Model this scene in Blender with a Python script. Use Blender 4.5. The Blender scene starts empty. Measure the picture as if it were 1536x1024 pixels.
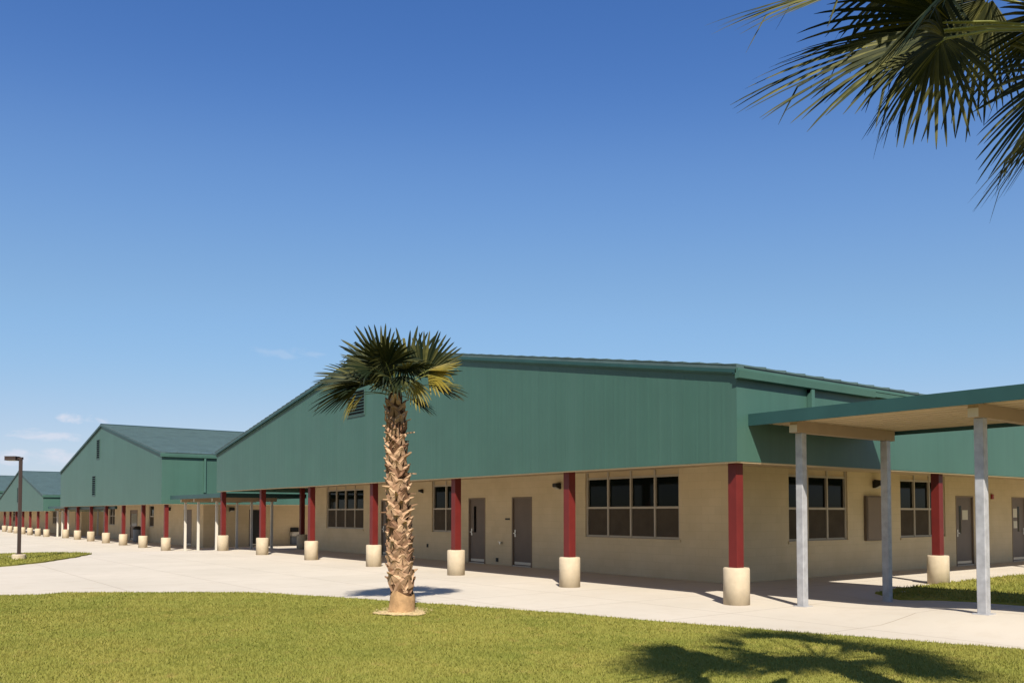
import bpy, bmesh, math, random
import numpy as np
from mathutils import Vector, Matrix
R = math.radians
random.seed(7); rng = np.random.default_rng(7)
sc = bpy.context.scene
COL = sc.collection

# ------------------------------------------------------------------ helpers
class MB:
    """collects polygons, then links them as ONE mesh object"""
    def __init__(s): s.v = []; s.f = []; s.t = []
    def add(s, vs, fs, tint=0.5):
        o = len(s.v); s.v += [tuple(p) for p in vs]; s.f += [tuple(i + o for i in f) for f in fs]
        s.t += [tint] * len(vs)
    def quad(s, a, b, c, d): s.add([a, b, c, d], [(0, 1, 2, 3)])
    def box(s, x0, x1, y0, y1, z0, z1, tint=0.5):
        s.add([(x0,y0,z0),(x1,y0,z0),(x1,y1,z0),(x0,y1,z0),(x0,y0,z1),(x1,y0,z1),(x1,y1,z1),(x0,y1,z1)],
              [(0,3,2,1),(4,5,6,7),(0,1,5,4),(1,2,6,5),(2,3,7,6),(3,0,4,7)], tint)
    def prism(s, pts, vec):
        """polygon pts extruded by vec"""
        n = len(pts); vec = Vector(vec); pts = [Vector(p) for p in pts]
        s.add([*pts, *[p + vec for p in pts]],
              [tuple(range(n)), tuple(range(2*n-1, n-1, -1))] + [(i, (i+1) % n, n+(i+1) % n, n+i) for i in range(n)])
    def lathe(s, prof, cx=0, cy=0, n=24, tint=0.5):
        vs = []; fs = []
        for r, z in prof:
            for k in range(n):
                a = 2*math.pi*k/n; vs.append((cx+r*math.cos(a), cy+r*math.sin(a), z))
        m = len(prof)
        for i in range(m-1):
            for k in range(n):
                fs.append((i*n+k, i*n+(k+1) % n, (i+1)*n+(k+1) % n, (i+1)*n+k))
        fs.append(tuple(range(n-1, -1, -1))); fs.append(tuple(range((m-1)*n, m*n)))
        s.add(vs, fs, tint)
    def tube(s, pts, rad, n=8, flat=1.0, tint=0.5):
        pts = [Vector(p) for p in pts]; vs = []; fs = []
        for i, p in enumerate(pts):
            d = (pts[min(i+1, len(pts)-1)] - pts[max(i-1, 0)]).normalized()
            a = d.cross(Vector((0, 0, 1)))
            if a.length < 1e-4: a = Vector((1, 0, 0))
            a.normalize(); b = d.cross(a)
            r = rad[i] if isinstance(rad, (list, tuple)) else rad
            for k in range(n):
                t = 2*math.pi*k/n
                vs.append(p + a*math.cos(t)*r + b*math.sin(t)*r*flat)
        for i in range(len(pts)-1):
            for k in range(n): fs.append((i*n+k, i*n+(k+1) % n, (i+1)*n+(k+1) % n, (i+1)*n+k))
        fs.append(tuple(range(n-1, -1, -1))); fs.append(tuple(range((len(pts)-1)*n, len(pts)*n)))
        s.add(vs, fs, tint)
    def build(s, name, mat, parent=None, smooth=False, bevel=0):
        me = bpy.data.meshes.new(name); me.from_pydata(s.v, [], s.f)
        at = me.attributes.new('tint', 'FLOAT', 'POINT'); at.data.foreach_set('value', s.t)
        me.materials.append(mat); me.update()
        if smooth is True: me.polygons.foreach_set('use_smooth', [True]*len(me.polygons))
        o = bpy.data.objects.new(name, me); COL.objects.link(o)
        if parent is not None:
            o.parent = parent; o.matrix_parent_inverse = Matrix.Translation(-world_loc(parent))
        if bevel:
            m = o.modifiers.new('bevel', 'BEVEL'); m.width = bevel; m.segments = 2; m.limit_method = 'ANGLE'
        return o
def world_loc(o):
    v = Vector(o.location)
    return v if o.parent is None else v
def thing(name, label, cat, loc=(0, 0, 0), group=None):
    o = bpy.data.objects.new(name, None); COL.objects.link(o); o.location = loc; o.empty_display_size = .3
    o['label'] = label; o['category'] = cat
    if group: o['group'] = group
    return o
def tag(o, label, cat, group=None):
    o['label'] = label; o['category'] = cat
    if group: o['group'] = group
    return o

# ------------------------------------------------------------------ materials
def newmat(name):
    m = bpy.data.materials.new(name); m.use_nodes = True
    nt = m.node_tree; b = nt.nodes['Principled BSDF']
    return m, nt, b
def N(nt, typ, **kw):
    n = nt.nodes.new(typ)
    for k, v in kw.items(): setattr(n, k, v)
    return n
def mixcol(nt, fac, a, b, blend='MIX'):
    m = N(nt, 'ShaderNodeMix', data_type='RGBA', blend_type=blend)
    for sock, val in ((m.inputs[0], fac), (m.inputs[6], a), (m.inputs[7], b)):
        if hasattr(val, 'links'): nt.links.new(val, sock)
        else: sock.default_value = val if isinstance(val, (int, float)) else (*val, 1)[:4]
    return m.outputs[2]
def noise(nt, scale, detail=4, rough=.55, vec=None, dist=0):
    n = N(nt, 'ShaderNodeTexNoise'); n.inputs['Scale'].default_value = scale
    n.inputs['Detail'].default_value = detail; n.inputs['Roughness'].default_value = rough
    n.inputs['Distortion'].default_value = dist
    if vec is None:
        g = N(nt, 'ShaderNodeNewGeometry'); vec = g.outputs['Position']
    nt.links.new(vec, n.inputs['Vector'])
    return n.outputs['Fac']
def ramp(nt, fac, p0, p1, c0=0.0, c1=1.0):
    r = N(nt, 'ShaderNodeMapRange'); r.inputs[1].default_value = p0; r.inputs[2].default_value = p1
    r.inputs[3].default_value = c0; r.inputs[4].default_value = c1
    nt.links.new(fac, r.inputs[0]); return r.outputs[0]
def stretched(nt, sx, sy, sz):
    g = N(nt, 'ShaderNodeNewGeometry'); m = N(nt, 'ShaderNodeMapping')
    m.inputs['Scale'].default_value = (sx, sy, sz); nt.links.new(g.outputs['Position'], m.inputs['Vector'])
    return m.outputs['Vector']
def bump(nt, b, h, strength=.3, dist=.01):
    n = N(nt, 'ShaderNodeBump'); n.inputs['Strength'].default_value = strength; n.inputs['Distance'].default_value = dist
    nt.links.new(h, n.inputs['Height']); nt.links.new(n.outputs['Normal'], b.inputs['Normal'])
def pmat(name, col, rough=.6, metal=0., var=.12, scale=2., bs=0, bscale=60, spec=.4, streak=0., dark=None):
    m, nt, b = newmat(name)
    c0 = tuple(c*(1-var) for c in col); c1 = tuple(min(1, c*(1+var)) for c in col)
    c = mixcol(nt, ramp(nt, noise(nt, scale), .3, .7), c0, c1)
    if streak:
        f = ramp(nt, noise(nt, 1., 5, .6, stretched(nt, 3.2, 3.2, .16)), .48, .74, 0, streak)
        c = mixcol(nt, f, c, dark or tuple(x*.6 for x in col))
        if 'siding' in name:
            f = ramp(nt, noise(nt, 1., 4, .6, stretched(nt, 11, 11, .10)), .42, .75, 0, .45)
            c = mixcol(nt, f, c, tuple(x*.80 for x in col))
            f = ramp(nt, noise(nt, 1., 3, .5, stretched(nt, 1.1, 1.1, .02)), .45, .7, 0, .25)
            c = mixcol(nt, f, c, dark)
    nt.links.new(c, b.inputs['Base Color'])
    b.inputs['Roughness'].default_value = rough; b.inputs['Metallic'].default_value = metal
    b.inputs['Specular IOR Level'].default_value = spec
    if 'siding' in name: bump(nt, b, noise(nt, 1.3, 3, .5, stretched(nt, 1, 1, .5)), .22, .03)
    elif bs: bump(nt, b, noise(nt, bscale, 6, .6), bs, .01)
    return m
M = {}
M['green'] = pmat('green_painted_siding', (.034, .088, .066), .52, var=.07, scale=.8, bs=.05, bscale=25, spec=.5, streak=.18, dark=(.050, .106, .086))
M['green_trim'] = pmat('green_painted_trim', (.044, .102, .080), .55, var=.08, scale=2, spec=.3)
M['green_dark'] = pmat('dark_green_metal', (.016, .052, .050), .5, var=.1, scale=2, spec=.3)
M['roof'] = pmat('blue_green_roof', (.055, .090, .088), .5, var=.16, scale=1.3, bs=.1, bscale=14, spec=.35, streak=.35, dark=(.085, .125, .122))
M['red'] = pmat('red_painted_steel', (.105, .0105, .0085), .5, var=.12, scale=3, bs=.05, spec=.3)
M['pier'] = pmat('cast_concrete', (.43, .355, .25), .9, var=.10, scale=5, bs=.35, bscale=50, spec=.2, streak=.4, dark=(.30, .22, .12))
M['soffit'] = pmat('tan_soffit', (.52, .40, .25), .8, var=.05, scale=2, spec=.15)
M['door'] = pmat('brown_painted_door', (.135, .10, .075), .5, var=.08, scale=2, spec=.35)
M['frame'] = pmat('bronze_frame', (.19, .14, .10), .55, var=.06, spec=.3)
M['alu'] = pmat('tan_aluminium_frame', (.42, .36, .28), .5, var=.06, spec=.4)
M['galv'] = pmat('galvanised_steel', (.36, .36, .37), .5, .25, var=.18, scale=7, spec=.4, streak=.3, dark=(.27, .27, .28))
M['cream'] = pmat('cream_painted_steel', (.50, .46, .39), .6, var=.06, spec=.3)
M['beam'] = pmat('shade_tan_beam', (.34, .25, .16), .7, var=.06, spec=.2)  # browner than the cream end caps; canopy shade is put into the colour
M['black'] = pmat('black_enamel', (.012, .011, .010), .5, var=.1)
M['screen'] = pmat('insect_screen_mesh', (.080, .064, .048), .95, var=.12, scale=3, spec=.05)
M['bronze'] = pmat('dark_bronze_paint', (.030, .017, .013), .5, var=.12, spec=.4)
M['vent_dark'] = pmat('vent_backing', (.008, .010, .010), 1.0, var=.1, spec=0.0)  # solid near-black backing; shade behind the louvres is put into its colour
M['lens'] = pmat('frosted_lens', (.55, .52, .45), .4, var=.03)
M['steel'] = pmat('brushed_steel', (.5, .48, .44), .3, .8, var=.06)
M['paper'] = pmat('white_paper', (.62, .58, .48), .9, var=.05, spec=.1)
M['alarm'] = pmat('red_plastic', (.30, .03, .025), .4, var=.05)
M['grey'] = pmat('grey_plastic', (.15, .16, .17), .55, var=.1)
M['slat'] = pmat('green_slat', (.035, .07, .058), .5, var=.08)
M['mulch'] = pmat('dry_mulch', (.50, .38, .20), .95, var=.35, scale=25, bs=.8, bscale=60, spec=.05)
M['stump'] = pmat('smooth_palm_base', (.34, .21, .105), .95, var=.28, scale=7, bs=.9, bscale=28, spec=.1, streak=.5, dark=(.20, .11, .05))
M['petiole'] = pmat('yellow_green_petiole', (.16, .17, .04), .5, var=.25, scale=8, spec=.3)

def glass_mat():
    m, nt, b = newmat('dark_window_glass')
    b.inputs['Base Color'].default_value = (.004, .006, .005, 1); b.inputs['Roughness'].default_value = .05
    b.inputs['Specular IOR Level'].default_value = .10
    bump(nt, b, noise(nt, .9, 2), .05, .02)
    return m
M['glass'] = glass_mat()

def wall_mat():
    m, nt, b = newmat('tan_painted_block')
    g = N(nt, 'ShaderNodeNewGeometry'); s = N(nt, 'ShaderNodeSeparateXYZ'); nt.links.new(g.outputs['Position'], s.inputs[0])
    ad = N(nt, 'ShaderNodeMath', operation='ADD'); nt.links.new(s.outputs[0], ad.inputs[0]); nt.links.new(s.outputs[1], ad.inputs[1])
    cb = N(nt, 'ShaderNodeCombineXYZ'); nt.links.new(ad.outputs[0], cb.inputs[0]); nt.links.new(s.outputs[2], cb.inputs[1])
    br = N(nt, 'ShaderNodeTexBrick'); nt.links.new(cb.outputs[0], br.inputs['Vector'])
    br.inputs['Scale'].default_value = 1; br.inputs['Brick Width'].default_value = .4; br.inputs['Row Height'].default_value = .2
    br.inputs['Mortar Size'].default_value = .008; br.inputs['Mortar Smooth'].default_value = .3
    br.inputs['Color1'].default_value = (.95, .95, .95, 1); br.inputs['Color2'].default_value = (1, 1, 1, 1); br.inputs['Mortar'].default_value = (.91, .91, .91, 1)
    c = mixcol(nt, ramp(nt, noise(nt, 1.3), .3, .7), (.57, .455, .285), (.63, .51, .335))
    c = mixcol(nt, 1.0, c, br.outputs['Color'], 'MULTIPLY')
    z = ramp(nt, s.outputs[2], 0, .7, .35, 0)          # rain splash and scuffs near the floor
    mm = N(nt, 'ShaderNodeMath', operation='MULTIPLY'); nt.links.new(z, mm.inputs[0]); nt.links.new(noise(nt, 4, 5), mm.inputs[1])
    c = mixcol(nt, mm.outputs[0], c, (.30, .235, .15))
    nt.links.new(c, b.inputs['Base Color']); b.inputs['Roughness'].default_value = .85; b.inputs['Specular IOR Level'].default_value = .2
    bump(nt, b, br.outputs['Fac'], -.25, .006)
    return m
M['wall'] = wall_mat()

def pave_mat():
    m, nt, b = newmat('pale_concrete')
    g = N(nt, 'ShaderNodeNewGeometry')
    c = mixcol(nt, ramp(nt, noise(nt, .35, 5), .3, .7), (.455, .41, .338), (.515, .462, .386))
    c = mixcol(nt, ramp(nt, noise(nt, 2.6, 6, .65), .5, .85, 0, .45), c, (.40, .335, .255))
    c = mixcol(nt, ramp(nt, noise(nt, 40, 3), .55, .8, 0, .25), c, (.40, .34, .27))
    st = ramp(nt, noise(nt, 1.0, 6, .7, stretched(nt, .25, 1.6, 1)), .60, .75, 0, .22)
    c = mixcol(nt, st, c, (.40, .31, .22))
    br = N(nt, 'ShaderNodeTexBrick'); br.offset = 0; nt.links.new(g.outputs['Position'], br.inputs['Vector'])
    br.inputs['Scale'].default_value = 1; br.inputs['Brick Width'].default_value = 2.285; br.inputs['Row Height'].default_value = 2.285
    br.inputs['Mortar Size'].default_value = .012; br.inputs['Mortar Smooth'].default_value = .2
    br.inputs['Color1'].default_value = (.97, .97, .97, 1); br.inputs['Color2'].default_value = (1, 1, 1, 1); br.inputs['Mortar'].default_value = (.66, .63, .60, 1)
    c = mixcol(nt, 1.0, c, br.outputs['Color'], 'MULTIPLY')
    nt.links.new(c, b.inputs['Base Color']); b.inputs['Roughness'].default_value = .9; b.inputs['Specular IOR Level'].default_value = .2
    bump(nt, b, noise(nt, 60, 6), .2, .006)
    return m
M['pave'] = pave_mat()

def leafy(name, c0, c1, c2, transl=.25, rough=.5, nscale=1.0, spec=.3, attr='tint', dry=None):
    m, nt, b = newmat(name)
    at = N(nt, 'ShaderNodeAttribute'); at.attribute_name = attr
    c = mixcol(nt, at.outputs['Fac'], c0, c1)
    c = mixcol(nt, ramp(nt, noise(nt, nscale, 4), .42, .72), c, c2)
    if dry:
        c = mixcol(nt, ramp(nt, noise(nt, 3.1, 5, .65), .58, .74, 0, .6), c, dry)
        c = mixcol(nt, ramp(nt, noise(nt, .33, 3), .45, .7, 0, .35), c, (.165, .19, .034))
    nt.links.new(c, b.inputs['Base Color']); b.inputs['Roughness'].default_value = rough; b.inputs['Specular IOR Level'].default_value = spec
    if transl:
        t = N(nt, 'ShaderNodeBsdfTranslucent'); nt.links.new(c, t.inputs['Color'])
        mx = N(nt, 'ShaderNodeMixShader'); mx.inputs[0].default_value = transl
        nt.links.new(b.outputs[0], mx.inputs[1]); nt.links.new(t.outputs[0], mx.inputs[2])
        nt.links.new(mx.outputs[0], nt.nodes['Material Output'].inputs['Surface'])
    return m
M['blade'] = leafy('grass_blades', (.208, .20, .040), (.29, .262, .062), (.165, .182, .034), .25, .6, .7, .15, dry=(.36, .25, .085))
M['turf'] = leafy('turf_soil', (.225, .215, .042), (.27, .245, .056), (.18, .195, .036), 0, .95, 2.5, .05, dry=(.34, .24, .085))
M['frond'] = leafy('palm_frond', (.006, .012, .005), (.110, .104, .030), (.009, .016, .006), .08, .6, 5, .12)  # near-black to gold range: shade and sunlit streaks put into the leaf colour
M['frond_yellow'] = leafy('yellowed_palm_frond', (.20, .15, .018), (.27, .22, .035), (.13, .12, .025), .3, .5, 6, .3)
M['boot'] = leafy('dry_leaf_base', (.10, .048, .026), (.50, .33, .20), (.25, .14, .08), 0, .8, 9, .15)
M['bark'] = pmat('dark_palm_bark', (.085, .045, .024), .95, var=.4, scale=14, bs=.9, bscale=40, spec=.05)
M['soil'] = pmat('dry_ground', (.33, .27, .17), .95, var=.2, scale=.2, spec=.05)

# ------------------------------------------------------------------ camera, sun, sky
cam = bpy.data.cameras.new('camera'); co = bpy.data.objects.new('camera', cam); COL.objects.link(co)
co.location = (0, 0, 1.65); co.rotation_euler = (R(92.0), 0, R(-37.2))
cam.sensor_width = 36; cam.lens = 1293/1536*36; cam.shift_y = .1373; cam.clip_start = .05; cam.clip_end = 5000
sc.camera = co
SUNV = Vector((.58, .88, -1.0))
sun = bpy.data.lights.new('sun', 'SUN'); so = bpy.data.objects.new('sun', sun); COL.objects.link(so)
sun.energy = 5.0; sun.angle = R(.5); sun.color = (1.0, .93, .82)
so.rotation_euler = SUNV.to_track_quat('-Z', 'Y').to_euler(); so.location = (-10, -14, 24)
w = bpy.data.worlds.new('World'); sc.world = w; w.use_nodes = True
nt = w.node_tree; bg = nt.nodes['Background']
sky = nt.nodes.new('ShaderNodeTexSky'); sky.sky_type = 'NISHITA'; sky.sun_disc = False
sky.sun_elevation = math.atan(1/math.hypot(.58, .88)); sky.sun_rotation = math.atan2(-.58, -.88) % (2*math.pi)
sky.altitude = 0; sky.air_density = 1.0; sky.dust_density = .35; sky.ozone_density = 2.0
CLOUDS = [(10.9, 5.5, 2.2, .42, .8), (9.0, 4.5, 2.4, .5, .62), (8.6, 3.2, 3.4, .6, .7), (12.3, 4.0, 1.6, .3, .3), (22.3, 10.2, 2.4, .45, .16), (60.5, 6.3, 1.6, .3, .16)]
# a few thin fair-weather clouds low over the horizon
tc = nt.nodes.new('ShaderNodeTexCoord'); sp = nt.nodes.new('ShaderNodeSeparateXYZ'); nt.links.new(tc.outputs['Generated'], sp.inputs[0])
def mth(op, a, b=None, clamp=False):
    n = nt.nodes.new('ShaderNodeMath'); n.operation = op; n.use_clamp = clamp
    for k, v in enumerate((a, b)):
        if v is None: continue
        if hasattr(v, 'links'): nt.links.new(v, n.inputs[k])
        else: n.inputs[k].default_value = v
    return n.outputs[0]
mp = nt.nodes.new('ShaderNodeMapping'); mp.inputs['Scale'].default_value = (26, 26, 70); nt.links.new(tc.outputs['Generated'], mp.inputs['Vector'])
cn = noise(nt, 1.0, 7, .6, mp.outputs['Vector'], .4)
tot = None
for az, el, wa, we, amp in CLOUDS:       # azimuth (clockwise from +Y), elevation, half sizes, strength
    az = R(az); el = R(el)
    l = nt.nodes.new('ShaderNodeVectorMath'); l.operation = 'DOT_PRODUCT'; nt.links.new(tc.outputs['Generated'], l.inputs[0]); l.inputs[1].default_value = (math.cos(az), -math.sin(az), 0)
    f = nt.nodes.new('ShaderNodeVectorMath'); f.operation = 'DOT_PRODUCT'; nt.links.new(tc.outputs['Generated'], f.inputs[0]); f.inputs[1].default_value = (math.sin(az), math.cos(az), 0)
    q = mth('ADD', mth('POWER', mth('ABSOLUTE', mth('DIVIDE', l.outputs['Value'], R(wa))), 2.0), mth('POWER', mth('ABSOLUTE', mth('DIVIDE', mth('SUBTRACT', sp.outputs[2], math.sin(el)), R(we))), 2.0))
    mk = mth('MULTIPLY', mth('SUBTRACT', mth('ADD', 1.0, mth('MULTIPLY', mth('SUBTRACT', cn, .56), 5.0)), q, True), mth('GREATER_THAN', f.outputs['Value'], 0.0))
    mk = mth('MULTIPLY', mk, amp); tot = mk if tot is None else mth('ADD', tot, mk, True)
hs = nt.nodes.new('ShaderNodeHueSaturation'); hs.inputs['Saturation'].default_value = 1.3; nt.links.new(sky.outputs[0], hs.inputs['Color'])
KS = .079*2**.72
def vscale(a, k):
    n = nt.nodes.new('ShaderNodeVectorMath'); n.operation = 'SCALE'; n.inputs['Scale'].default_value = k; nt.links.new(a, n.inputs[0]); return n.outputs[0]
cu = nt.nodes.new('ShaderNodeRGBCurve'); nt.links.new(vscale(hs.outputs[0], KS), cu.inputs['Color'])
for ci, pts in enumerate((((0, 0), (.056, .067), (.10, .150), (.18, .240), (.235, .275), (.62, .48), (1, .60)),
                          ((0, 0), (.184, .178), (.283, .315), (.43, .44), (.515, .49), (.91, .63), (1, .66)),
                          ((0, 0), (.434, .485), (.60, .645), (.78, .73), (.86, .78), (1, .81)))):
    c = cu.mapping.curves[ci]
    for q in pts[1:-1]: c.points.new(*q)
    c.points[len(c.points)-1].location = pts[-1]
cu.mapping.update()
skc = mixcol(nt, tot, cu.outputs[0], (.74, .76, .86)); skc = vscale(skc, 1/KS)
nt.links.new(skc, bg.inputs['Color']); bg.inputs['Strength'].default_value = .079
sc.view_settings.view_transform = 'Standard'; sc.view_settings.look = 'None'
sc.view_settings.exposure = .72; sc.view_settings.gamma = 1.0
sc.cycles.use_adaptive_sampling = True; sc.cycles.max_bounces = 8

# ------------------------------------------------------------------ terrain
def sm(t): t = np.clip(t, 0, 1); return t*t*(3-2*t)
def H(x, y):
    x = np.asarray(x, float); y = np.asarray(y, float)
    h = -.3*sm((y-37)/8.5) - .12*sm((y-74)/10)
    h = h + .15*sm((x-12.0)/1.1)*sm((15.2-x)/1.2)*sm((8.6-y)/2.6)*sm((y-1)/3)   # walk rises towards the second post
    h = h - .10*np.exp(-(((x-16.1)/.9)**2+((y-9.1)/.8)**2))
    return h
def grid(name, xs, ys, off, mat, kind):
    X, Y = np.meshgrid(xs, ys, indexing='ij'); Z = H(X, Y)+off
    v = np.stack([X, Y, Z], -1).reshape(-1, 3); nx, ny = len(xs), len(ys)
    i, j = np.meshgrid(np.arange(nx-1), np.arange(ny-1), indexing='ij'); a = (i*ny+j).ravel()
    f = np.stack([a, a+ny, a+ny+1, a+1], -1)
    me = bpy.data.meshes.new(name); me.from_pydata(v.tolist(), [], f.tolist()); me.materials.append(mat)
    me.polygons.foreach_set('use_smooth', [True]*len(me.polygons))
    o = bpy.data.objects.new(name, me); COL.objects.link(o); o['kind'] = kind
    return o
gx = np.concatenate([[-2500, -800, -250, -100], np.arange(-60, 121, 6), [180, 400, 1000, 2500]])
gy = np.concatenate([[-2500, -800, -250, -100], np.arange(-60, 181, 4), [240, 500, 1200, 2500]])
grid('ground', gx, gy, -.30, M['soil'], 'structure')
grid('pavement', np.arange(-45, 60.1, .5), np.arange(-14, 175.1, .5), 0, M['pave'], 'structure')

def lawn(name, outline, off, dens, hgt, keep=None, edge=.0, label=None):
    # turf sheet
    pts = []
    n = len(outline)
    for i in range(n):
        a, b = np.array(outline[i]), np.array(outline[(i+1) % n]); k = max(1, int(np.hypot(*(b-a))/.35))
        for q in range(k): pts.append(a+(b-a)*q/k)
    pts = np.array(pts); pts = pts+rng.normal(0, .025, pts.shape)
    mb = MB(); zs = H(pts[:, 0], pts[:, 1])
    top = [(p[0], p[1], z+off) for p, z in zip(pts, zs)]; m = len(top)
    mb.add(top+[(p[0], p[1], z-.05) for p, z in zip(pts, zs)], [tuple(range(m))]+[(i, (i+1) % m, m+(i+1) % m, m+i) for i in range(m)])
    o = mb.build(name, M['turf']); o['kind'] = 'structure'
    # grass blades standing on it
    P = []
    px, py = pts[:, 0], pts[:, 1]
    x0, x1, y0, y1 = px.min(), px.max(), py.min(), py.max()
    for (d, zlo, zhi) in dens:
        cnt = int(d*(x1-x0)*(y1-y0)); q = np.stack([rng.uniform(x0, x1, cnt), rng.uniform(y0, y1, cnt)], -1)
        fwd = q[:, 0]*.6046+q[:, 1]*.7965; rgt = q[:, 0]*.7965-q[:, 1]*.6046
        ok = (fwd > zlo) & (fwd <= zhi) & (np.abs(rgt) < fwd*.60+5.5)
        q = q[ok]
        ins = np.zeros(len(q), bool)
        for i in range(m):
            a, b = pts[i], pts[(i+1) % m]
            c = (a[1] > q[:, 1]) != (b[1] > q[:, 1])
            with np.errstate(divide='ignore', invalid='ignore'):
                ins ^= c & (q[:, 0] < (b[0]-a[0])*(q[:, 1]-a[1])/(b[1]-a[1])+a[0])
        q = q[ins]
        if keep is not None: q = q[keep(q)]
        P.append(q)
    q = np.concatenate(P); n = len(q)
    ang = rng.uniform(0, 2*np.pi, n); hh = hgt*rng.uniform(.5, 1.25, n); wd = rng.uniform(.004, .0085, n)
    fwd = q[:, 0]*.6046+q[:, 1]*.7965; wd *= np.clip(fwd/11, .9, 3)
    lean = rng.normal(0, .55, (n, 2))*hh[:, None]
    z = H(q[:, 0], q[:, 1])+off
    dx, dy = np.cos(ang)*wd, np.sin(ang)*wd
    v = np.empty((n, 3, 3)); v[:, 0] = np.stack([q[:, 0]-dx, q[:, 1]-dy, z-.005], -1); v[:, 1] = np.stack([q[:, 0]+dx, q[:, 1]+dy, z-.005], -1)
    v[:, 2] = np.stack([q[:, 0]+lean[:, 0], q[:, 1]+lean[:, 1], z+hh], -1)
    me = bpy.data.meshes.new('grass'); me.vertices.add(3*n); me.vertices.foreach_set('co', v.ravel())
    me.loops.add(3*n); me.loops.foreach_set('vertex_index', np.arange(3*n, dtype=np.int32))
    me.polygons.add(n); me.polygons.foreach_set('loop_start', np.arange(0, 3*n, 3, dtype=np.int32))
    at = me.attributes.new('tint', 'FLOAT', 'POINT'); at.data.foreach_set('value', np.repeat(rng.beta(1.3, 1.6, n), 3))
    me.materials.append(M['blade']); me.update(calc_edges=True)
    g = bpy.data.objects.new('grass', me); COL.objects.link(g); g['kind'] = 'stuff'; g['label'] = label; g['category'] = 'grass'
PALM = (7.01, 12.16)
far_palm = lambda q: np.hypot(q[:, 0]-PALM[0], q[:, 1]-PALM[1]) > .38
lawn('lawn', [(16, -13), (13.6, -4), (12.2, 1), (11.05, 4.52), (10.45, 6.3), (9.92, 7.86), (9.12, 10.56), (8.04, 13.54), (7.31, 15.31), (6.76, 16.57),
              (6.44, 17.15), (5.9, 17.6), (3.4, 19.45), (2.9, 19.25), (2.4, 19.45), (-2, 22.2), (-9, 26), (-16, 27), (-22, 10), (-18, -13)],
     .03, [(2600, 4.0, 11), (1800, 11, 15), (1100, 15, 30)], .030, far_palm, label='mown yellow green grass of the big front lawn around the palm')
lawn('lawn', [(3.2, 29.9), (4.78, 31.73), (6.3, 34.6), (7.36, 37.05), (6.6, 38.9), (6.04, 40.2), (4.4, 39.4), (0, 37), (-6, 34), (-7, 24), (0, 27)],
     .05, [(260, 15, 45)], .06, label='grass of the small island around the lamp post')
lawn('lawn', [(16.45, 9.0), (16.8, 9.75), (19, 9.8), (24.5, 9.95), (33, 10), (33, -6), (16.45, -6)],
     .03, [(420, 5, 45)], .055, label='grass patch behind the right canopy beside the walkway')

# ------------------------------------------------------------------ building kit
# P(ax, base, u, z, d): a wall facing -X (ax 'X', u runs along Y) or facing -Y (ax 'Y', u runs along X); d goes into the wall
def ubox(mb, ax, base, u0, u1, z0, z1, d0, d1):
    if ax == 'X': mb.box(base+d0, base+d1, u0, u1, z0, z1)
    else: mb.box(u0, u1, base+d0, base+d1, z0, z1)
def P(ax, base, u, z, d): return (base+d, u, z) if ax == 'X' else (u, base+d, z)
def wall(mb, ax, base, u0, u1, z0, z1, holes, dep=.16):
    us = sorted({u0, u1, *[h[0] for h in holes], *[h[1] for h in holes]}); zs = sorted({z0, z1, *[h[2] for h in holes], *[h[3] for h in holes]})
    for a, b in zip(us, us[1:]):
        for c, d in zip(zs, zs[1:]):
            mu, mz = (a+b)/2, (c+d)/2
            if any(h[0] < mu < h[1] and h[2] < mz < h[3] for h in holes): continue
            mb.quad(P(ax, base, a, c, 0), P(ax, base, b, c, 0), P(ax, base, b, d, 0), P(ax, base, a, d, 0))
    for (a, b, c, d) in holes:
        for (p, q) in (((a, c), (b, c)), ((b, c), (b, d)), ((b, d), (a, d)), ((a, d), (a, c))):
            mb.quad(P(ax, base, *p, 0), P(ax, base, *q, 0), P(ax, base, *q, dep), P(ax, base, *p, dep))
def window(par, ax, base, u0, u1, z0, z1, nc, ztop):
    """z1 top of glass, ztop top of the hole; a tan panel closes the strip between"""
    f = MB(); t = .055; zm = z0+(z1-z0)*.49
    ubox(f, ax, base, u0, u1, z0, z0+t, .05, .12); ubox(f, ax, base, u0, u1, z1-t, z1, .05, .12); ubox(f, ax, base, u0, u1, zm-t/2, zm+t/2, .045, .12)
    for k in range(nc+1):
        c = u0+(u1-u0)*k/nc; c0 = min(max(c-t/2, u0), u1-t)
        ubox(f, ax, base, c0, c0+t, z0, ztop, .04, .13)
    fo = f.build('window', M['alu'], par)
    g = MB(); g.quad(*[P(ax, base, *p, .10) for p in ((u0, z0), (u1, z0), (u1, z1), (u0, z1))]); g.build('glass', M['glass'], fo)
    s = MB(); s.quad(*[P(ax, base, *p, .075) for p in ((u0, z0+t), (u1, z0+t), (u1, zm-.01), (u0, zm-.01))]); s.build('insect_screen', M['screen'], fo)
    if ztop > z1+.01:
        p = MB(); ubox(p, ax, base, u0, u1, z1, ztop, .07, .10); p.build('header_panel', M['soffit'], fo)
    sl = MB(); ubox(sl, ax, base, u0-.04, u1+.04, z0-.06, z0, -.035, .13); sl.build('sill', M['wall'], fo)
    return fo
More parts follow.
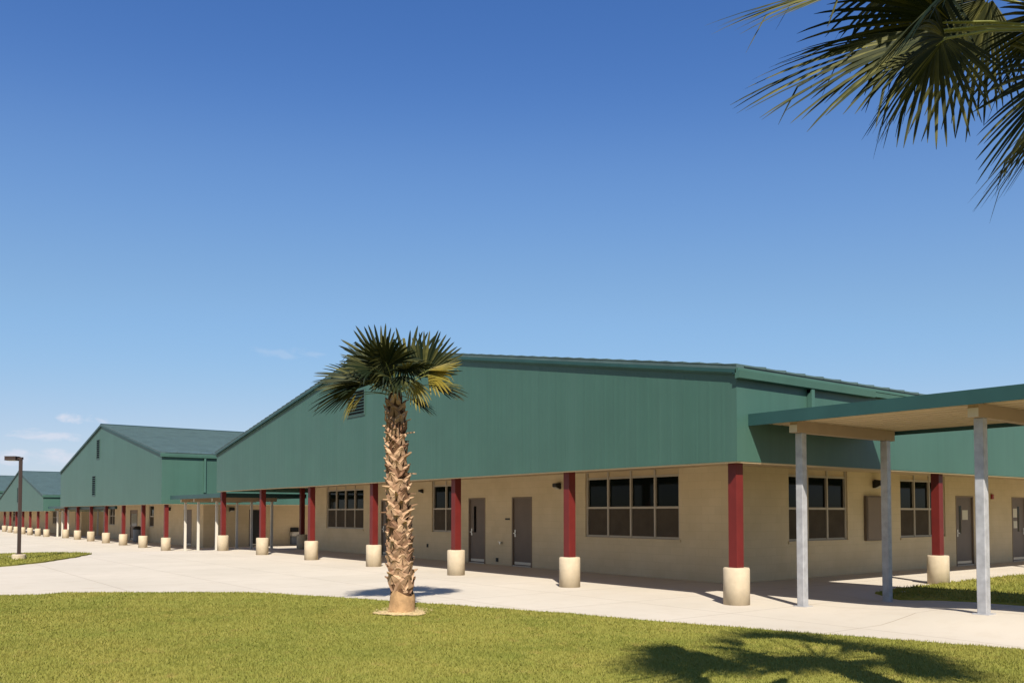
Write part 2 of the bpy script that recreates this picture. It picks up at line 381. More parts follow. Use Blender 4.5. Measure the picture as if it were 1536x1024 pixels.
def door(par, ax, base, u0, u1, z0, z1, slit=None, notices=(), handle_at=None, mat=None):
    f = MB(); t = .05
    ubox(f, ax, base, u0, u0+t, z0, z1, -.012, .09); ubox(f, ax, base, u1-t, u1, z0, z1, -.012, .09); ubox(f, ax, base, u0+t, u1-t, z1-t, z1, -.012, .09)
    d = MB(); ubox(d, ax, base, u0+t, u1-t, z0+.03, z1-t, .03, .075)
    do = d.build('door', mat or M['door'], par)
    f.build('door_frame', M['frame'], do)
    th = MB(); ubox(th, ax, base, u0+t, u1-t, z0, z0+.03, -.02, .09); ubox(th, ax, base, u0+.10, u1-.10, z0+.06, z0+.14, .022, .03)
    th.build('threshold', M['steel'], do)
    if slit:
        g = MB(); ubox(g, ax, base, slit[0], slit[1], z0+1.0, z0+1.85, .024, .03); g.build('vision_glass', M['glass'], do)
    hu = handle_at if handle_at is not None else u1-.14
    h = MB(); ubox(h, ax, base, hu-.03, hu+.03, z0+.90, z0+1.12, .018, .03); ubox(h, ax, base, hu-.07, hu+.04, z0+1.0, z0+1.025, -.03, -.005); ubox(h, ax, base, hu-.012, hu+.012, z0+1.0, z0+1.025, -.005, .018)
    h.build('handle', M['steel'], do)
    for (a, b, c, e) in notices:
        p = MB(); ubox(p, ax, base, a, b, z0+c, z0+e, .023, .0295); p.build('notice', M['paper'], do)
def wall_lamp(par, ax, base, u, z, s=1.0):
    b = MB(); ubox(b, ax, base, u-.09*s, u+.09*s, z-.10*s, z+.10*s, -.05*s, 0)
    v = [P(ax, base, u+k*.11*s, z+q*s, d*s) for k in (-1, 1) for q, d in ((.13, -.05), (.10, -.24), (-.02, -.24), (-.10, -.05))]
    b.add(v, [(0, 1, 2, 3), (7, 6, 5, 4), (0, 4, 5, 1), (1, 5, 6, 2), (2, 6, 7, 3), (3, 7, 4, 0)])
    o = b.build('wall_lamp', M['black'], par)
    l = MB(); v = [P(ax, base, u+k*.09*s, z+q*s, d*s) for k in (-1, 1) for q, d in ((-.035, -.245), (-.11, -.06))]
    l.add(v, [(0, 1, 3, 2)]); l.build('lamp_lens', M['lens'], o)
def column(par, x, y, z0, z1, ph=.66):
    c = MB(); c.box(x-.095, x+.095, y-.095, y+.095, z0+ph-.02, z1); o = c.build('column', M['red'], par, bevel=.006)
    p = MB(); p.lathe([(.235, z0-.1), (.235, z0+ph-.02), (.218, z0+ph)], x, y, 40); po = p.build('concrete_pier', M['pier'], o)
    for q in po.data.polygons: q.use_smooth = len(q.vertices) == 4 and abs(q.normal.z) < .3
def vent(par, x, y0, y1, z0, z1, n):
    b = MB(); b.box(x-.012, x+.05, y0, y1, z0, z1); bo = b.build('vent', M['vent_dark'], par)
    s = MB(); t = .035
    s.box(x-.03, x+.01, y0-t, y0, z0-t, z1+t); s.box(x-.03, x+.01, y1, y1+t, z0-t, z1+t); s.box(x-.03, x+.01, y0, y1, z1, z1+t); s.box(x-.03, x+.01, y0, y1, z0-t, z0)
    h = (z1-z0)/n
    for k in range(n):
        za = z0+h*k+h*.12
        s.prism([(x-.024, y0, za), (x-.022, y0, za+.012), (x-.010, y0, za+h*.26), (x-.010, y0, za+h*.14)], (0, y1-y0, 0))
    s.build('louvres', M['slat'], bo)
def building(label, y0, y1, zg, zfb, zev, zr, x1, cols, colx, wx, wy0, wy1, holesX, holesY, group='school buildings in a row'):
    B = thing('school_building', label, 'building', (12.4, y0, zg), group)
    xf = 12.30; ym = (y0+y1)/2; sl = (zr-zev)/(ym-y0)
    rz = lambda y: zev+sl*(y-y0) if y <= ym else zev+sl*(y1-y)
    zs = zfb+.19
    # gable panel with shallow vertical grooves
    g = MB()
    g.prism([(xf, y0, zfb), (xf, y1, zfb), (xf, y1, zev), (xf, ym, zr), (xf, y0, zev)], (.10, 0, 0))
    n = int((y1-y0)/.305)
    for k in range(1, n):
        y = y0+(y1-y0)*k/n
        zt = rz(y)-.10
        g.add([(xf-.0013, y-.022, zfb), (xf-.0013, y+.022, zfb), (xf-.0013, y+.022, zt), (xf-.0013, y-.022, zt), (xf, y-.034, zfb), (xf, y+.034, zfb), (xf, y+.034, zt), (xf, y-.034, zt)],
              [(0, 1, 2, 3), (0, 3, 7, 4), (1, 5, 6, 2), (3, 2, 6, 7), (0, 4, 5, 1)])
    g.build('gable_siding', M['green'], B)
    sd = MB(); sd.box(xf+.10, x1, y0, y0+.10, zfb, zev-.02)
    sd.build('side_siding', M['green'], B)
    bk = MB(); bk.box(xf+.10, x1, y1-.10, y1, zfb, zev-.02); bk.build('rear_siding', M['green'], B)
    sf = MB(); sf.box(xf+.10, x1, y0+.10, y1-.10, zs, zs+.08); sf.build('soffit', M['soffit'], B)
    eb = MB(); eb.box(xf+.015, xf+.115, y0+.02, y1-.02, zfb-.022, zfb-.001); eb.box(xf+.115, x1, y0+.015, y0+.105, zfb-.022, zfb-.001); eb.build('drip_edge', M['soffit'], B)
    # walls
    wm = MB(); wall(wm, 'X', wx, wy0, wy1, zg-.1, zs, holesX); wm.build('wall', M['wall'], B)
    wm = MB(); wall(wm, 'Y', wy0, wx, x1, zg-.1, zs, holesY); wm.build('wall', M['wall'], B)
    wm = MB(); wm.quad((wx, wy1, zg-.1), (x1, wy1, zg-.1), (x1, wy1, zs), (wx, wy1, zs)); wm.build('wall', M['wall'], B)
    # roof
    ov = .06; ro = xf-.07
    r = MB(); th = .07
    za, zb = zev-ov*sl, zr
    for s in (0, 1):
        ya = y0-ov if s == 0 else y1+ov
        r.prism([(ro, ya, za+.03), (ro, ym, zb+.03), (ro, ym, zb+.03+th), (ro, ya, za+.03+th)], (x1-ro, 0, 0))
    ns = int((ym-y0+ov)/.40)                                  # overlapping roofing courses
    for s in (0, 1):
        for k in range(ns):
            f0, f1 = k/ns, (k+1)/ns
            ya = (y0-ov)+(ym-y0+ov)*f0; yb = (y0-ov)+(ym-y0+ov)*f1
            if s: ya, yb = y0+y1-ya, y0+y1-yb
            qa = za+(zb-za)*f0+.03+th; qb = za+(zb-za)*f1+.03+th
            r.add([(ro-.01, ya, qa+.028), (x1, ya, qa+.028), (x1, yb, qb+.004), (ro-.01, yb, qb+.004), (ro-.01, ya, qa), (x1, ya, qa), (ro-.01, yb, qb), (x1, yb, qb)],
                  [(0, 1, 2, 3), (0, 4, 5, 1), (0, 3, 6, 4)])
    x = ro+.2; k = 0
    while x < min(x1, 45):                                     # raised tile noses that step the eave line
        q0, q1, b1 = y0-ov-.02, y0-ov+.42, za+th+.42*sl
        r.add([(x, q0, za+th+.02), (x+.62, q0, za+th+.02), (x+.62, q0, za+th+.072), (x, q0, za+th+.034), (x, q1, b1+.02), (x+.62, q1, b1+.02), (x+.62, q1, b1+.072), (x, q1, b1+.034)],
              [(0, 1, 2, 3), (3, 2, 6, 7), (1, 5, 6, 2), (0, 3, 7, 4)])
        x += .60
    ro_ = r.build('roof', M['roof'], B)
    rc = MB(); rc.prism([(ro-.02, ym-.16, zr+.03+th-.16*sl+.035), (ro-.02, ym, zr+th+.075), (ro-.02, ym+.16, zr+.03+th-.16*sl+.035), (ro-.02, ym, zr+th+.03)], (x1-ro, 0, 0)); rc.build('ridge_cap', M['green_dark'], ro_)
    tr = MB(); tl = MB()
    for s in (0, 1):
        ya = y0-ov if s == 0 else y1+ov
        tr.prism([(ro-.02, ya, za-.035), (ro-.02, ym, zb-.035), (ro-.02, ym, zb+.03), (ro-.02, ya, za+.03)], (.018, 0, 0))
        tl.prism([(ro+.035, ya, za-.075), (ro+.035, ym, zb-.075), (ro+.035, ym, zb-.037), (ro+.035, ya, za-.037)], (.033, 0, 0))
    tr.build('rake_trim', M['green_dark'], ro_)
    tl.build('rake_batten', M['green_trim'], ro_)
    gt = MB(); gl = ro-.02; gr = 16.6
    yg = y0-ov
    gt.prism([(gl, yg+.02, za-.135), (gl, yg-.07, za-.125), (gl, yg-.09, za+.0), (gl, yg+.02, za+.0)], (gr-gl, 0, 0))
    gt.prism([(gl, yg+.02, za-.0), (gl, yg-.05, za-.0), (gl, yg-.05, za+.05), (gl, yg+.02, za+.05)], (x1-gl, 0, 0))
    gt.prism([(gr+.02, yg+.02, za-.10), (gr+.02, yg-.03, za-.10), (gr+.02, yg-.04, za-.01), (gr+.02, yg+.02, za-.01)], (x1-gr-.02, 0, 0))
    gt.build('gutter', M['green_trim'], B)
    es = MB(); es.box(gl, x1, yg+.03, y0-.002, za-.05, za-.035); es.box(ro-.01, xf+.02, yg-.02, y0+.02, za-.06, za+.028); es.build('eave_soffit', M['green_dark'], B)
    ds = MB(); ds.box(14.40, 14.50, y0-.11, y0-.01, zfb+.6, za-.05); ds.box(14.40, 14.50, y0-ov-.02, y0-.01, za-.21, za-.136); ds.build('downspout', M['green_trim'], B)
    for (x, y) in [(colx, c) for c in cols]: column(B, x, y, zg, zs)
    return B

# ------------------------------------------------------------------ the near building
WX, WY = 16.1, 12.9
Z1, ZT = 2.60, 2.739
A_wins = [(14.41, 17.84, 4), (31.02, 34.43, 4), (24.2, 25.87, 2)]
A_doors = [(22.63, 23.58), (20.22, 21.21), (28.55, 29.55)]
hX = [(a, b, .98, ZT) for a, b, _ in A_wins]+[(a, b, 0, 2.12) for a, b in A_doors]
A_winsY = [(18.42, 21.02, 3), (23.71, 26.3, 3)]
A_doorsY = [(26.95, 28.1), (30.82, 31.9)]
hY = [(a, b, .93, ZT) for a, b, _ in A_winsY]+[(a, b, 0, 2.16) for a, b in A_doorsY]
A = building('nearest green gabled school building with tan block walls, four pane windows and red columns', 9.66, 37.25, 0, 2.55, 4.14, 6.47, 46,
             [9.95+4.56*k for k in range(7)], 12.62, WX, WY, 35.9, hX, hY)
for a, b, n in A_wins: window(A, 'X', WX, a, b, .98, Z1, n, ZT)
for a, b, n in A_winsY: window(A, 'Y', WY, a, b, .93, Z1, n, ZT)
door(A, 'X', WX, *A_doors[0], 0, 2.12, slit=(23.18, 23.31), handle_at=23.43)
door(A, 'X', WX, *A_doors[1], 0, 2.12, handle_at=21.08)
door(A, 'X', WX, *A_doors[2], 0, 2.12, slit=(29.1, 29.24), handle_at=29.41)
door(A, 'Y', WY, *A_doorsY[0], 0, 2.16, slit=(27.22, 27.34), notices=[(27.42, 27.78, 1.42, 1.72)], handle_at=27.1)
door(A, 'Y', WY, *A_doorsY[1], 0, 2.16, slit=(31.32, 31.44), notices=[(30.98, 31.27, 1.48, 1.78), (31.0, 31.27, 1.12, 1.36)], handle_at=31.75)
for x in (19.91, 27.25, 34.6, 41.9): column(A, x, 9.95, 0, 2.74)
column(A, 16.0, 36.75, 0, 2.74)
wall_lamp(A, 'X', WX, 26.5, 2.40, .6); wall_lamp(A, 'X', WX, 18.95, 2.40, .8); wall_lamp(A, 'Y', WY, 22.35, 2.42, 1.0)
vent(A, 12.30, 23.66, 24.78, 4.66, 5.40, 8)
eb = MB(); eb.box(21.80, 22.66, WY-.09, WY-.001, .88, 2.10); eo = eb.build('wall_cabinet', M['door'], A, bevel=.01)
eb = MB(); eb.box(21.84, 22.62, WY-.105, WY-.092, .92, 2.06); eb.build('cabinet_door', M['frame'], eo)
al = MB(); al.box(29.30, 29.42, WY-.06, WY-.001, 2.08, 2.24); al.build('fire_alarm', M['alarm'], A, bevel=.01)
hb = MB(); hb.box(21.68, 21.78, WY+0, WY+.01, .6, .61)
hb = MB(); hb.box(WX-.09, WX-.001, 21.70, 21.76, .66, .72); hb.box(WX-.11, WX-.07, 21.66, 21.80, .72, .74); hb.build('hose_tap', M['steel'], A)
sg = MB(); sg.box(WX-.02, WX-.001, 21.32, 21.54, 1.42, 1.47); sg.build('door_plate', M['black'], A)
ou = MB(); ou.box(WX-.03, WX-.001, 21.92, 22.02, .10, .22); ou.build('outlet_box', M['black'], A)
ou = MB(); ou.box(WX-.03, WX-.001, 26.1, 26.18, .42, .54); ou.build('outlet_box', M['black'], A)

# ------------------------------------------------------------------ the next buildings along the walk
BX = 15.4
B_w = [(69.6, 71.4, 2), (58.9, 60.1, 1)]; B_d = [(63.0, 65.0), (60.9, 62.0), (50.9, 52.4)]
zb = -.3
B = building('second green school building, tallest gable of the row, with a narrow vent near its peak', 45.7, 73.1, zb, 2.08, 4.62, 7.15, 52,
             [45.95+4.45*k for k in range(7)], 12.62, BX, 48.8, 72.2,
             [(a, b, zb+1.0, 2.1) for a, b, _ in B_w]+[(a, b, zb, zb+2.12) for a, b in B_d], [(18.0, 19.0, zb, zb+2.12)])
for a, b, n in B_w: window(B, 'X', BX, a, b, zb+1.0, 2.1, n, 2.1)
door(B, 'X', BX, *B_d[0], zb, zb+2.12, slit=(63.3, 64.7), mat=M['frame']); door(B, 'X', BX, *B_d[1], zb, zb+2.12, notices=[(61.2, 61.6, 1.5, 1.75), (61.2, 61.6, .95, 1.25)], mat=M['black'])
door(B, 'X', BX, *B_d[2], zb, zb+2.12); door(B, 'Y', 48.8, 18.0, 19.0, zb, zb+2.12, mat=M['black'])
wall_lamp(B, 'Y', 48.8, 16.95, 1.80, 1.1); wall_lamp(B, 'X', BX, 55.2, 1.85, 1.0)
vent(B, 12.30, 59.9, 60.75, 5.1, 6.3, 9); vent(B, 12.30, 61.0, 61.9, 2.75, 4.0, 9)
bm = MB(); bm.box(12.72, 12.86, 57.5, 72.9, 1.86, 2.05); bm.build('entry_beam', M['green_dark'], B)
C = building('third green school building, small and distant, its low gable behind the lamp post', 80.7, 108.2, -.42, 1.76, 3.05, 5.5, 60,
             [80.95+4.3*k for k in range(7)], 12.62, 15.8, 83.8, 107, [(84.5, 86.5, .4, 1.8), (90, 91, -.42, 1.7), (95, 98, .4, 1.8), (101, 102, -.42, 1.7)], [])
for a, b, n in ((84.5, 86.5, 2), (95, 98, 3)): window(C, 'X', 15.8, a, b, .5, 1.8, n, 1.8)
for a in (90, 101): door(C, 'X', 15.8, a, a+1, -.42, 1.7)
vent(C, 12.30, 94.0, 95.3, 2.6, 4.0, 7)
D = building('farthest green school building at the left edge, only its roof slope and side showing', 116.6, 144, -.42, 1.8, 4.1, 6.35, 62,
             [116.9+4.4*k for k in range(7)], 12.62, 15.8, 119.6, 143, [(124, 126, .4, 1.8)], [])
window(D, 'X', 15.8, 124, 126, .5, 1.8, 2, 1.8)

# ------------------------------------------------------------------ covered walkways
def canopy(label, x0, x1, y0, y1, zb, th, posts, px, pm, pw=.07, under='soffit'):
    c = thing('covered_walkway', label, 'canopy', ((x0+x1)/2, y0, float(H((x0+x1)/2, y0))), 'covered walkways between the buildings')
    d = MB(); n = int((x1-x0)/.32)
    d.box(x0+.04, x1-.04, y0+.04, y1-.002, zb+.075, zb+.16)
    for k in range(n):
        x = x0+.1+(x1-x0-.2)*k/n; d.box(x, x+.22, y0+.04, y1-.01, zb+.068, zb+.075)
    d.build('roof_deck', M[under], c)
    f = MB(); f.box(x0, x0+.038, y0, y1, zb, zb+th); f.box(x1-.038, x1, y0, y1, zb, zb+th); f.box(x0+.038, x1-.038, y0, y0+.038, zb, zb+th); f.box(x0+.038, x1-.038, y0+.038, y1-.002, zb+.165, zb+.18)
    f.build('fascia', M['green_dark'], c)
    for y in posts:
        b = MB(); b.box(px[0]-.22, px[1]+.22, y-.075, y+.075, zb-.135, zb+.066); bo = b.build('beam', M['beam'], c)
        e = MB(); e.box(px[0]-.232, px[0]-.22, y-.075, y+.075, zb-.135, zb-.001); e.build('end_cap', M['cream'], bo)
        for x in px:
            p = MB(); g = float(H(x, y)); p.box(x-pw, x+pw, y-pw, y+pw, g-.1, zb-.135)
            po = p.build('post', pm, c, bevel=.012)
            q = MB(); q.box(x-pw-.05, x+pw+.05, y-pw-.05, y+pw+.05, g-.05, g+.012); q.build('base_plate', pm, po)
    return c
canopy('large covered walkway canopy at right on grey square steel posts', 12.62, 16.55, -3.2, 9.68, 3.19, .21, (9.05, 5.98, 2.85, -.3, -2.6), (13.3, 16.1), M['galv'])
canopy('low covered walkway on cream posts between the nearest and the tallest building', 12.62, 16.55, 37.55, 45.3, 2.30, .19, (45.0, 42.9, 40.2), (13.3, 15.95), M['cream'], .055)
canopy('distant low covered walkway on thin cream posts, between second and third buildings', 12.62, 16.55, 73.45, 80.4, 1.95, .19, (80.1, 78.0, 75.6), (13.3, 15.95), M['cream'], .06)

# ------------------------------------------------------------------ lamp post on the island
lx, ly = 4.46, 33.94
L = thing('lamp_post', 'dark bronze lamp post with box head on the small grass island', 'lamp post', (lx, ly, 0))
p = MB(); p.box(lx-.055, lx+.055, ly-.055, ly+.055, .2, 3.5); p.build('pole', M['bronze'], L, bevel=.01)
p = MB(); p.lathe([(.22, 0), (.22, .19), (.19, .215)], lx, ly, 28); p.build('concrete_base', M['pier'], L)
p = MB(); p.box(-.09, .09, -.09, .09, 0, .03); 
bp = MB(); bp.box(lx-.10, lx+.10, ly-.10, ly+.10, .215, .24); bp.build('base_plate', M['bronze'], L)
hd = MB(); r = Vector((.7965, -.6046, 0)); fwv = Vector((.6046, .7965, 0)); ctr = Vector((lx, ly, 0))
def obox(mb, c, a, b, a0, a1, b0, b1, z0, z1):
    pts = [c+a*i+b*j for i, j in ((a0, b0), (a1, b0), (a1, b1), (a0, b1))]
    mb.prism([(q.x, q.y, z0) for q in pts], (0, 0, z1-z0))
obox(hd, ctr, r, fwv, -.48, -.10, -.16, .16, 3.44, 3.58); obox(hd, ctr, r, fwv, -.10, .07, -.05, .05, 3.48, 3.55)
ho = hd.build('lamp_head', M['bronze'], L, bevel=.012)
ln = MB(); obox(ln, ctr, r, fwv, -.46, -.14, -.13, .13, 3.432, 3.4395); ln.build('lamp_lens', M['lens'], ho)

# ------------------------------------------------------------------ small things by the walls
tx, ty = 14.75, 60.2
T = thing('trash_can', 'grey round trash can with black lid by the second building wall', 'trash can', (tx, ty, zb))
p = MB(); p.lathe([(.24, zb), (.27, zb+.1), (.30, zb+.80), (.30, zb+.82)], tx, ty, 20); p.build('bin', M['grey'], T, smooth=False)
p = MB(); p.lathe([(.32, zb+.82), (.32, zb+.88), (.22, zb+1.0), (.08, zb+1.05)], tx, ty, 20); p.build('lid', M['black'], T)
F = thing('drinking_fountain', 'pale drinking fountain on the dark wall in the gap behind the column', 'fountain', (20.75, 48.6, zb))
p = MB(); p.box(20.45, 21.05, 48.35, 48.795, zb+.55, zb+.80); p.build('basin', M['cream'], F, bevel=.03)
p = MB(); p.box(20.5, 21.0, 48.55, 48.795, zb+.05, zb+.55); p.build('cabinet', M['grey'], F)
p = MB(); p.box(20.5, 21.0, 48.72, 48.795, zb+.80, zb+1.05); p.build('back_plate', M['black'], F)

# ------------------------------------------------------------------ palms
FW = Vector((.6046, .7965, 0)); RT = Vector((.7965, -.6046, 0)); UP = Vector((0, 0, 1))
def cv(r, u, f): return RT*r+UP*u+FW*f      # right, up, away
def fan(hub, d, n, Rr, nseg, span, fuse=.5, droop=.1, cup=.25, seed=0, wide=1.0, ragged=.1, tb=0., curl=0.):
    rd = random.Random(seed); mb = MB()
    d = d.normalized(); n = (n-d*n.dot(d)).normalized(); s = n.cross(d)
    da = R(span)/nseg
    for i in range(nseg):
        a = R(span)*((i+.5)/nseg-.5)
        k = abs(a)/(R(span)/2)
        L = Rr*(1-.30*k**2)*(1-ragged*rd.random()); dr = droop*(.7+.6*rd.random())
        dirv = (d*math.cos(a)+s*math.sin(a)+n*cup*(math.sin(a/2)**2)*1.2).normalized()
        lat = n.cross(dirv).normalized(); nn = dirv.cross(lat)
        nn = -nn if nn.dot(n) < 0 else nn
        ts = (.05, .28, fuse, .66, .82, .93, 1.0); vs = []; fs = []
        wf = math.tan(da/2)*fuse*L*wide; tw = rd.uniform(-.5, .5); jl = rd.gauss(0, .03)*L
        tip_kink = rd.random() < .10
        for q, t in enumerate(ts):
            wv = math.tan(da/2)*t*L*wide if t <= fuse else wf*(max(0, 1-t)/(1-fuse))**.5+.0012
            c = hub+dirv*L*t+Vector((0, 0, -1))*dr*L*t**2.6+lat*jl*max(0, t-fuse)+n*curl*L*t**2
            if tip_kink and t > .8: c += Vector((0, 0, -1))*(t-.8)*L*.7-dirv*(t-.8)*L*.4
            g = .55 if t <= fuse else .55*(1-(t-fuse)*.9)
            tt = max(0, t-fuse)*tw
            l2 = (lat*math.cos(tt)+nn*math.sin(tt))
            vs += [c-l2*wv-nn*wv*g*.5, c+nn*wv*g*.5, c+l2*wv-nn*wv*g*.5]
        for q in range(len(ts)-1):
            o = q*3; fs += [(o, o+1, o+4, o+3), (o+1, o+2, o+5, o+4)]
        mb.add(vs, fs, min(1, max(0, tb+rd.random()**2.6)))  # mostly dark, a few gold: sun and shade painted per leaf segment
    return mb
def frond(palm, O, hub, d, n, Rr, nseg, span, mat='frond', sag=.12, pr=.013, **kw):
    o = fan(hub, d, n, Rr, nseg, span, **kw).build('frond', M[mat], palm)
    mid = (O+hub)/2+Vector((0, 0, 1))*sag*(hub-O).length
    pts = [(1-t)**2*O+2*t*(1-t)*mid+t*t*hub for t in (0, .2, .4, .6, .8, 1)]+[hub+d.normalized()*Rr*.12]
    p = MB(); p.tube(pts, [pr*1.7, pr*1.4, pr*1.15, pr, pr*.9, pr*.8, pr*.3], 7, .6)
    p.build('petiole', M['petiole'], o, smooth=True)
    return o
def trunk(palm, bx, by, z0, ht, r0, r1, nboot, lean=Vector((0, 0, 0)), stump=.34):
    rd = random.Random(3)
    prof = lambda t: (r0+.03*math.exp(-t*18) if t < .12 else r0*.86+(r1-r0*.86)*max(0, (t-.12)/.88)**1.3)
    ctr = lambda t: Vector((bx, by, z0+ht*t))+lean*t
    mb = MB(); n = 22; vs = []; fs = []; m = 46
    for i in range(m+1):
        t = i/m; c = ctr(t)
        for k in range(n):
            a = 2*math.pi*k/n; rr = prof(t)*(.78 if t < .13 else .90)*(1+rd.uniform(-.05, .05))
            vs.append(c+Vector((math.cos(a)*rr, math.sin(a)*rr, 0)))
    for i in range(m):
        for k in range(n): fs.append((i*n+k, i*n+(k+1) % n, (i+1)*n+(k+1) % n, (i+1)*n+k))
    mb.add(vs, fs); to = mb.build('trunk', M['bark'], palm, smooth=True)
    st = MB(); vs = []; fs = []; hs = [0, .06, .14, .22, .30, .36]; rs = [1.16, 1.08, 1.03, 1.0, .97, .86]
    for h_, q in zip(hs, rs):
        for k in range(n):
            a = 2*math.pi*k/n; rr = r0*q*(1+.045*math.sin(3*a+h_*9)+rd.uniform(-.02, .02))
            vs.append((bx+math.cos(a)*rr, by+math.sin(a)*rr, z0-.03+h_*stump/.34+(.05*math.sin(2*a+1) if h_ > .25 else 0)))
    for i in range(len(hs)-1):
        for k in range(n): fs.append((i*n+k, i*n+(k+1) % n, (i+1)*n+(k+1) % n, (i+1)*n+k))
    st.add(vs, fs); st.build('stump', M['stump'], to, smooth=True)
    b = MB()
    for i in range(nboot):
        t = .145+(.985-.145)*i/nboot; a = i*2.39996+rd.uniform(-.25, .25)
        rr = prof(t); c = ctr(t); out = Vector((math.cos(a), math.sin(a), 0)); tan = Vector((-out.y, out.x, 0))
        sz = rr*rd.uniform(.8, 1.45)*(.8+.45*(1-t)); tint = min(1, max(0, rd.betavariate(.7, .6)-.22*t+.08))
        def sp(u, zz, off):      # a point on the trunk surface: u sideways (arc), zz up, off outwards
            th = u/rr; o2 = out*math.cos(th)+tan*math.sin(th)
            return c+o2*(rr+off)+UP*zz
        stick = rd.random()
        for sgn in (-1, 1):      # the split leaf base: two straps that run down and round the trunk
            w0, w1 = sz*.17, sz*.30; jz = rd.uniform(-.25, .25)*sz; lift = rd.uniform(0, .025)
            A0 = [sp(sgn*sz*1.05, -sz*.95, -.01), sp(sgn*sz*1.05-sgn*w0, -sz*1.0, .010), sp(sgn*sz*.78-sgn*w0*2.0, -sz*.95, -.012)]
            A1 = [sp(sgn*sz*.66, -sz*.26+jz, .006), sp(sgn*sz*.45, -sz*.40+jz, .026+lift), sp(sgn*sz*.10, -sz*.58+jz, .008)]
            A2 = [sp(sgn*sz*.26, sz*.22, .040), sp(0, sz*.16, .062), sp(0, sz*.05, .045)]
            b.add(A0+A1+A2, [(0, 1, 4, 3), (1, 2, 5, 4), (3, 4, 7, 6), (4, 5, 8, 7)], tint)
        ll = (.02+.12*stick**5)*(1.1 if t < .75 else .8); wv = sz*(.34-.16*stick)
        up = rd.uniform(-.2, .5) if stick > .6 else rd.uniform(.5, 1.4)
        base = [sp(-wv, sz*.20, .036), sp(wv, sz*.20, .036), sp(wv*.8, sz*.06, .05), sp(-wv*.8, sz*.06, .05)]
        tip0 = sp(0, sz*.18, .05)+out*ll+UP*ll*up
        tp = [tip0-tan*wv*.38+UP*.008, tip0+tan*wv*.38+UP*.008, tip0+tan*wv*.3-UP*.008, tip0-tan*wv*.3-UP*.008]
        b.add(base+tp, [(0, 1, 5, 4), (1, 2, 6, 5), (2, 3, 7, 6), (3, 0, 4, 7), (4, 5, 6, 7)], min(1, tint+.12))
    b.build('leaf_bases', M['boot'], to)
    return ctr(1.0)

# the palm in front of the near building
PX, PY = PALM
K = thing('palm_tree', 'young fan palm with shaggy lattice trunk standing on the lawn before the near building', 'palm tree', (PX, PY, .03), 'fan palms on the lawn')
top = trunk(K, PX, PY, .03, 3.55, .205, .125, 118, lean=cv(-.13, 0, 0))
O = top+UP*.02
S = .0107       # metres per photo pixel at this palm
def pk(x, y, f=0.): return O+cv((x-590)*S, (583-y)*S, f)
def dirpx(x0, y0, x1, y1, f=0.): return cv((x1-x0)*S, (y0-y1)*S, f)
FR = [  # hub px, tip px, hub away, tip away, normal (right, up, away), radius, segs, span, material
 ((607, 556), (626, 480), .10, .15, (.1, .25, -1), .80, 30, 165, 'frond', .04),
 ((572, 548), (530, 494), -.05, -.1, (-.35, .3, -.9), .78, 28, 150, 'frond', .05),
 ((634, 560), (668, 496), -.05, -.2, (.35, .75, .5), .76, 26, 120, 'frond', .05),
 ((566, 556), (520, 530), -.45, -.65, (-.2, .75, -.65), .60, 26, 150, 'frond', .12),
 ((548, 566), (464, 552), .0, -.05, (-.1, .75, -.6), .86, 28, 130, 'frond', .10),
 ((543, 572), (468, 606), -.15, -.3, (-.35, .85, .25), .84, 28, 105, 'frond', .14),
 ((585, 552), (577, 520), -.50, -.85, (0, .85, .5), .66, 28, 170, 'frond', .16),
 ((612, 558), (640, 540), -.35, -.8, (.2, .85, -.5), .60, 26, 160, 'frond', .20),
 ((640, 552), (698, 534), -.10, -.15, (.2, .75, -.6), .56, 24, 62, 'frond_yellow', .06),
 ((640, 558), (676, 566), -.05, -.2, (.1, .4, -.9), .46, 18, 120, 'frond_yellow', .24),
 ((612, 592), (652, 606), .15, .25, (.1, .9, -.4), .46, 22, 120, 'frond', .18),
 ((600, 545), (590, 500), .40, .8, (0, .6, -.8), .74, 26, 160, 'frond', .06),
 ((560, 560), (510, 520), .45, .7, (-.4, .7, -.5), .62, 26, 140, 'frond', .10),
 ((636, 566), (690, 560), .45, .7, (.4, .8, -.4), .66, 24, 130, 'frond', .18),
 ((592, 534), (562, 580), -.40, -.60, (-.2, .8, .5), .56, 30, 170, 'frond', .1),
 ((606, 540), (632, 576), -.42, -.55, (.25, .3, -.9), .42, 26, 140, 'frond', .1),
 ((586, 566), (574, 560), -.30, -.75, (.1, .5, -.85), .50, 24, 170, 'frond', .2),
 ((596, 560), (600, 530), .05, .05, (.7, .1, -.7), .34, 8, 30, 'frond_yellow', .0),
 ((584, 566), (560, 545), -.1, -.25, (.2, .3, -.9), .52, 22, 140, 'frond', .1),
 ((600, 566), (606, 590), -.45, -.75, (0, .5, -.85), .42, 22, 150, 'frond', .25),
 ((620, 566), (632, 598), -.20, -.3, (.3, .3, -.9), .40, 16, 90, 'frond_yellow', .3),
]
for i, (h, t, fh, ft, nr, rad, ns, spn, mt, dr) in enumerate(FR):
    hub = pk(*h, fh); tip = pk(*t, ft)
    frond(K, O-UP*.05, hub, tip-hub, cv(*nr), rad*1.10, int(ns*.76), spn, mt, seed=i*11+5, droop=dr, fuse=.52, cup=.3, sag=.10, pr=.012, wide=1.12)
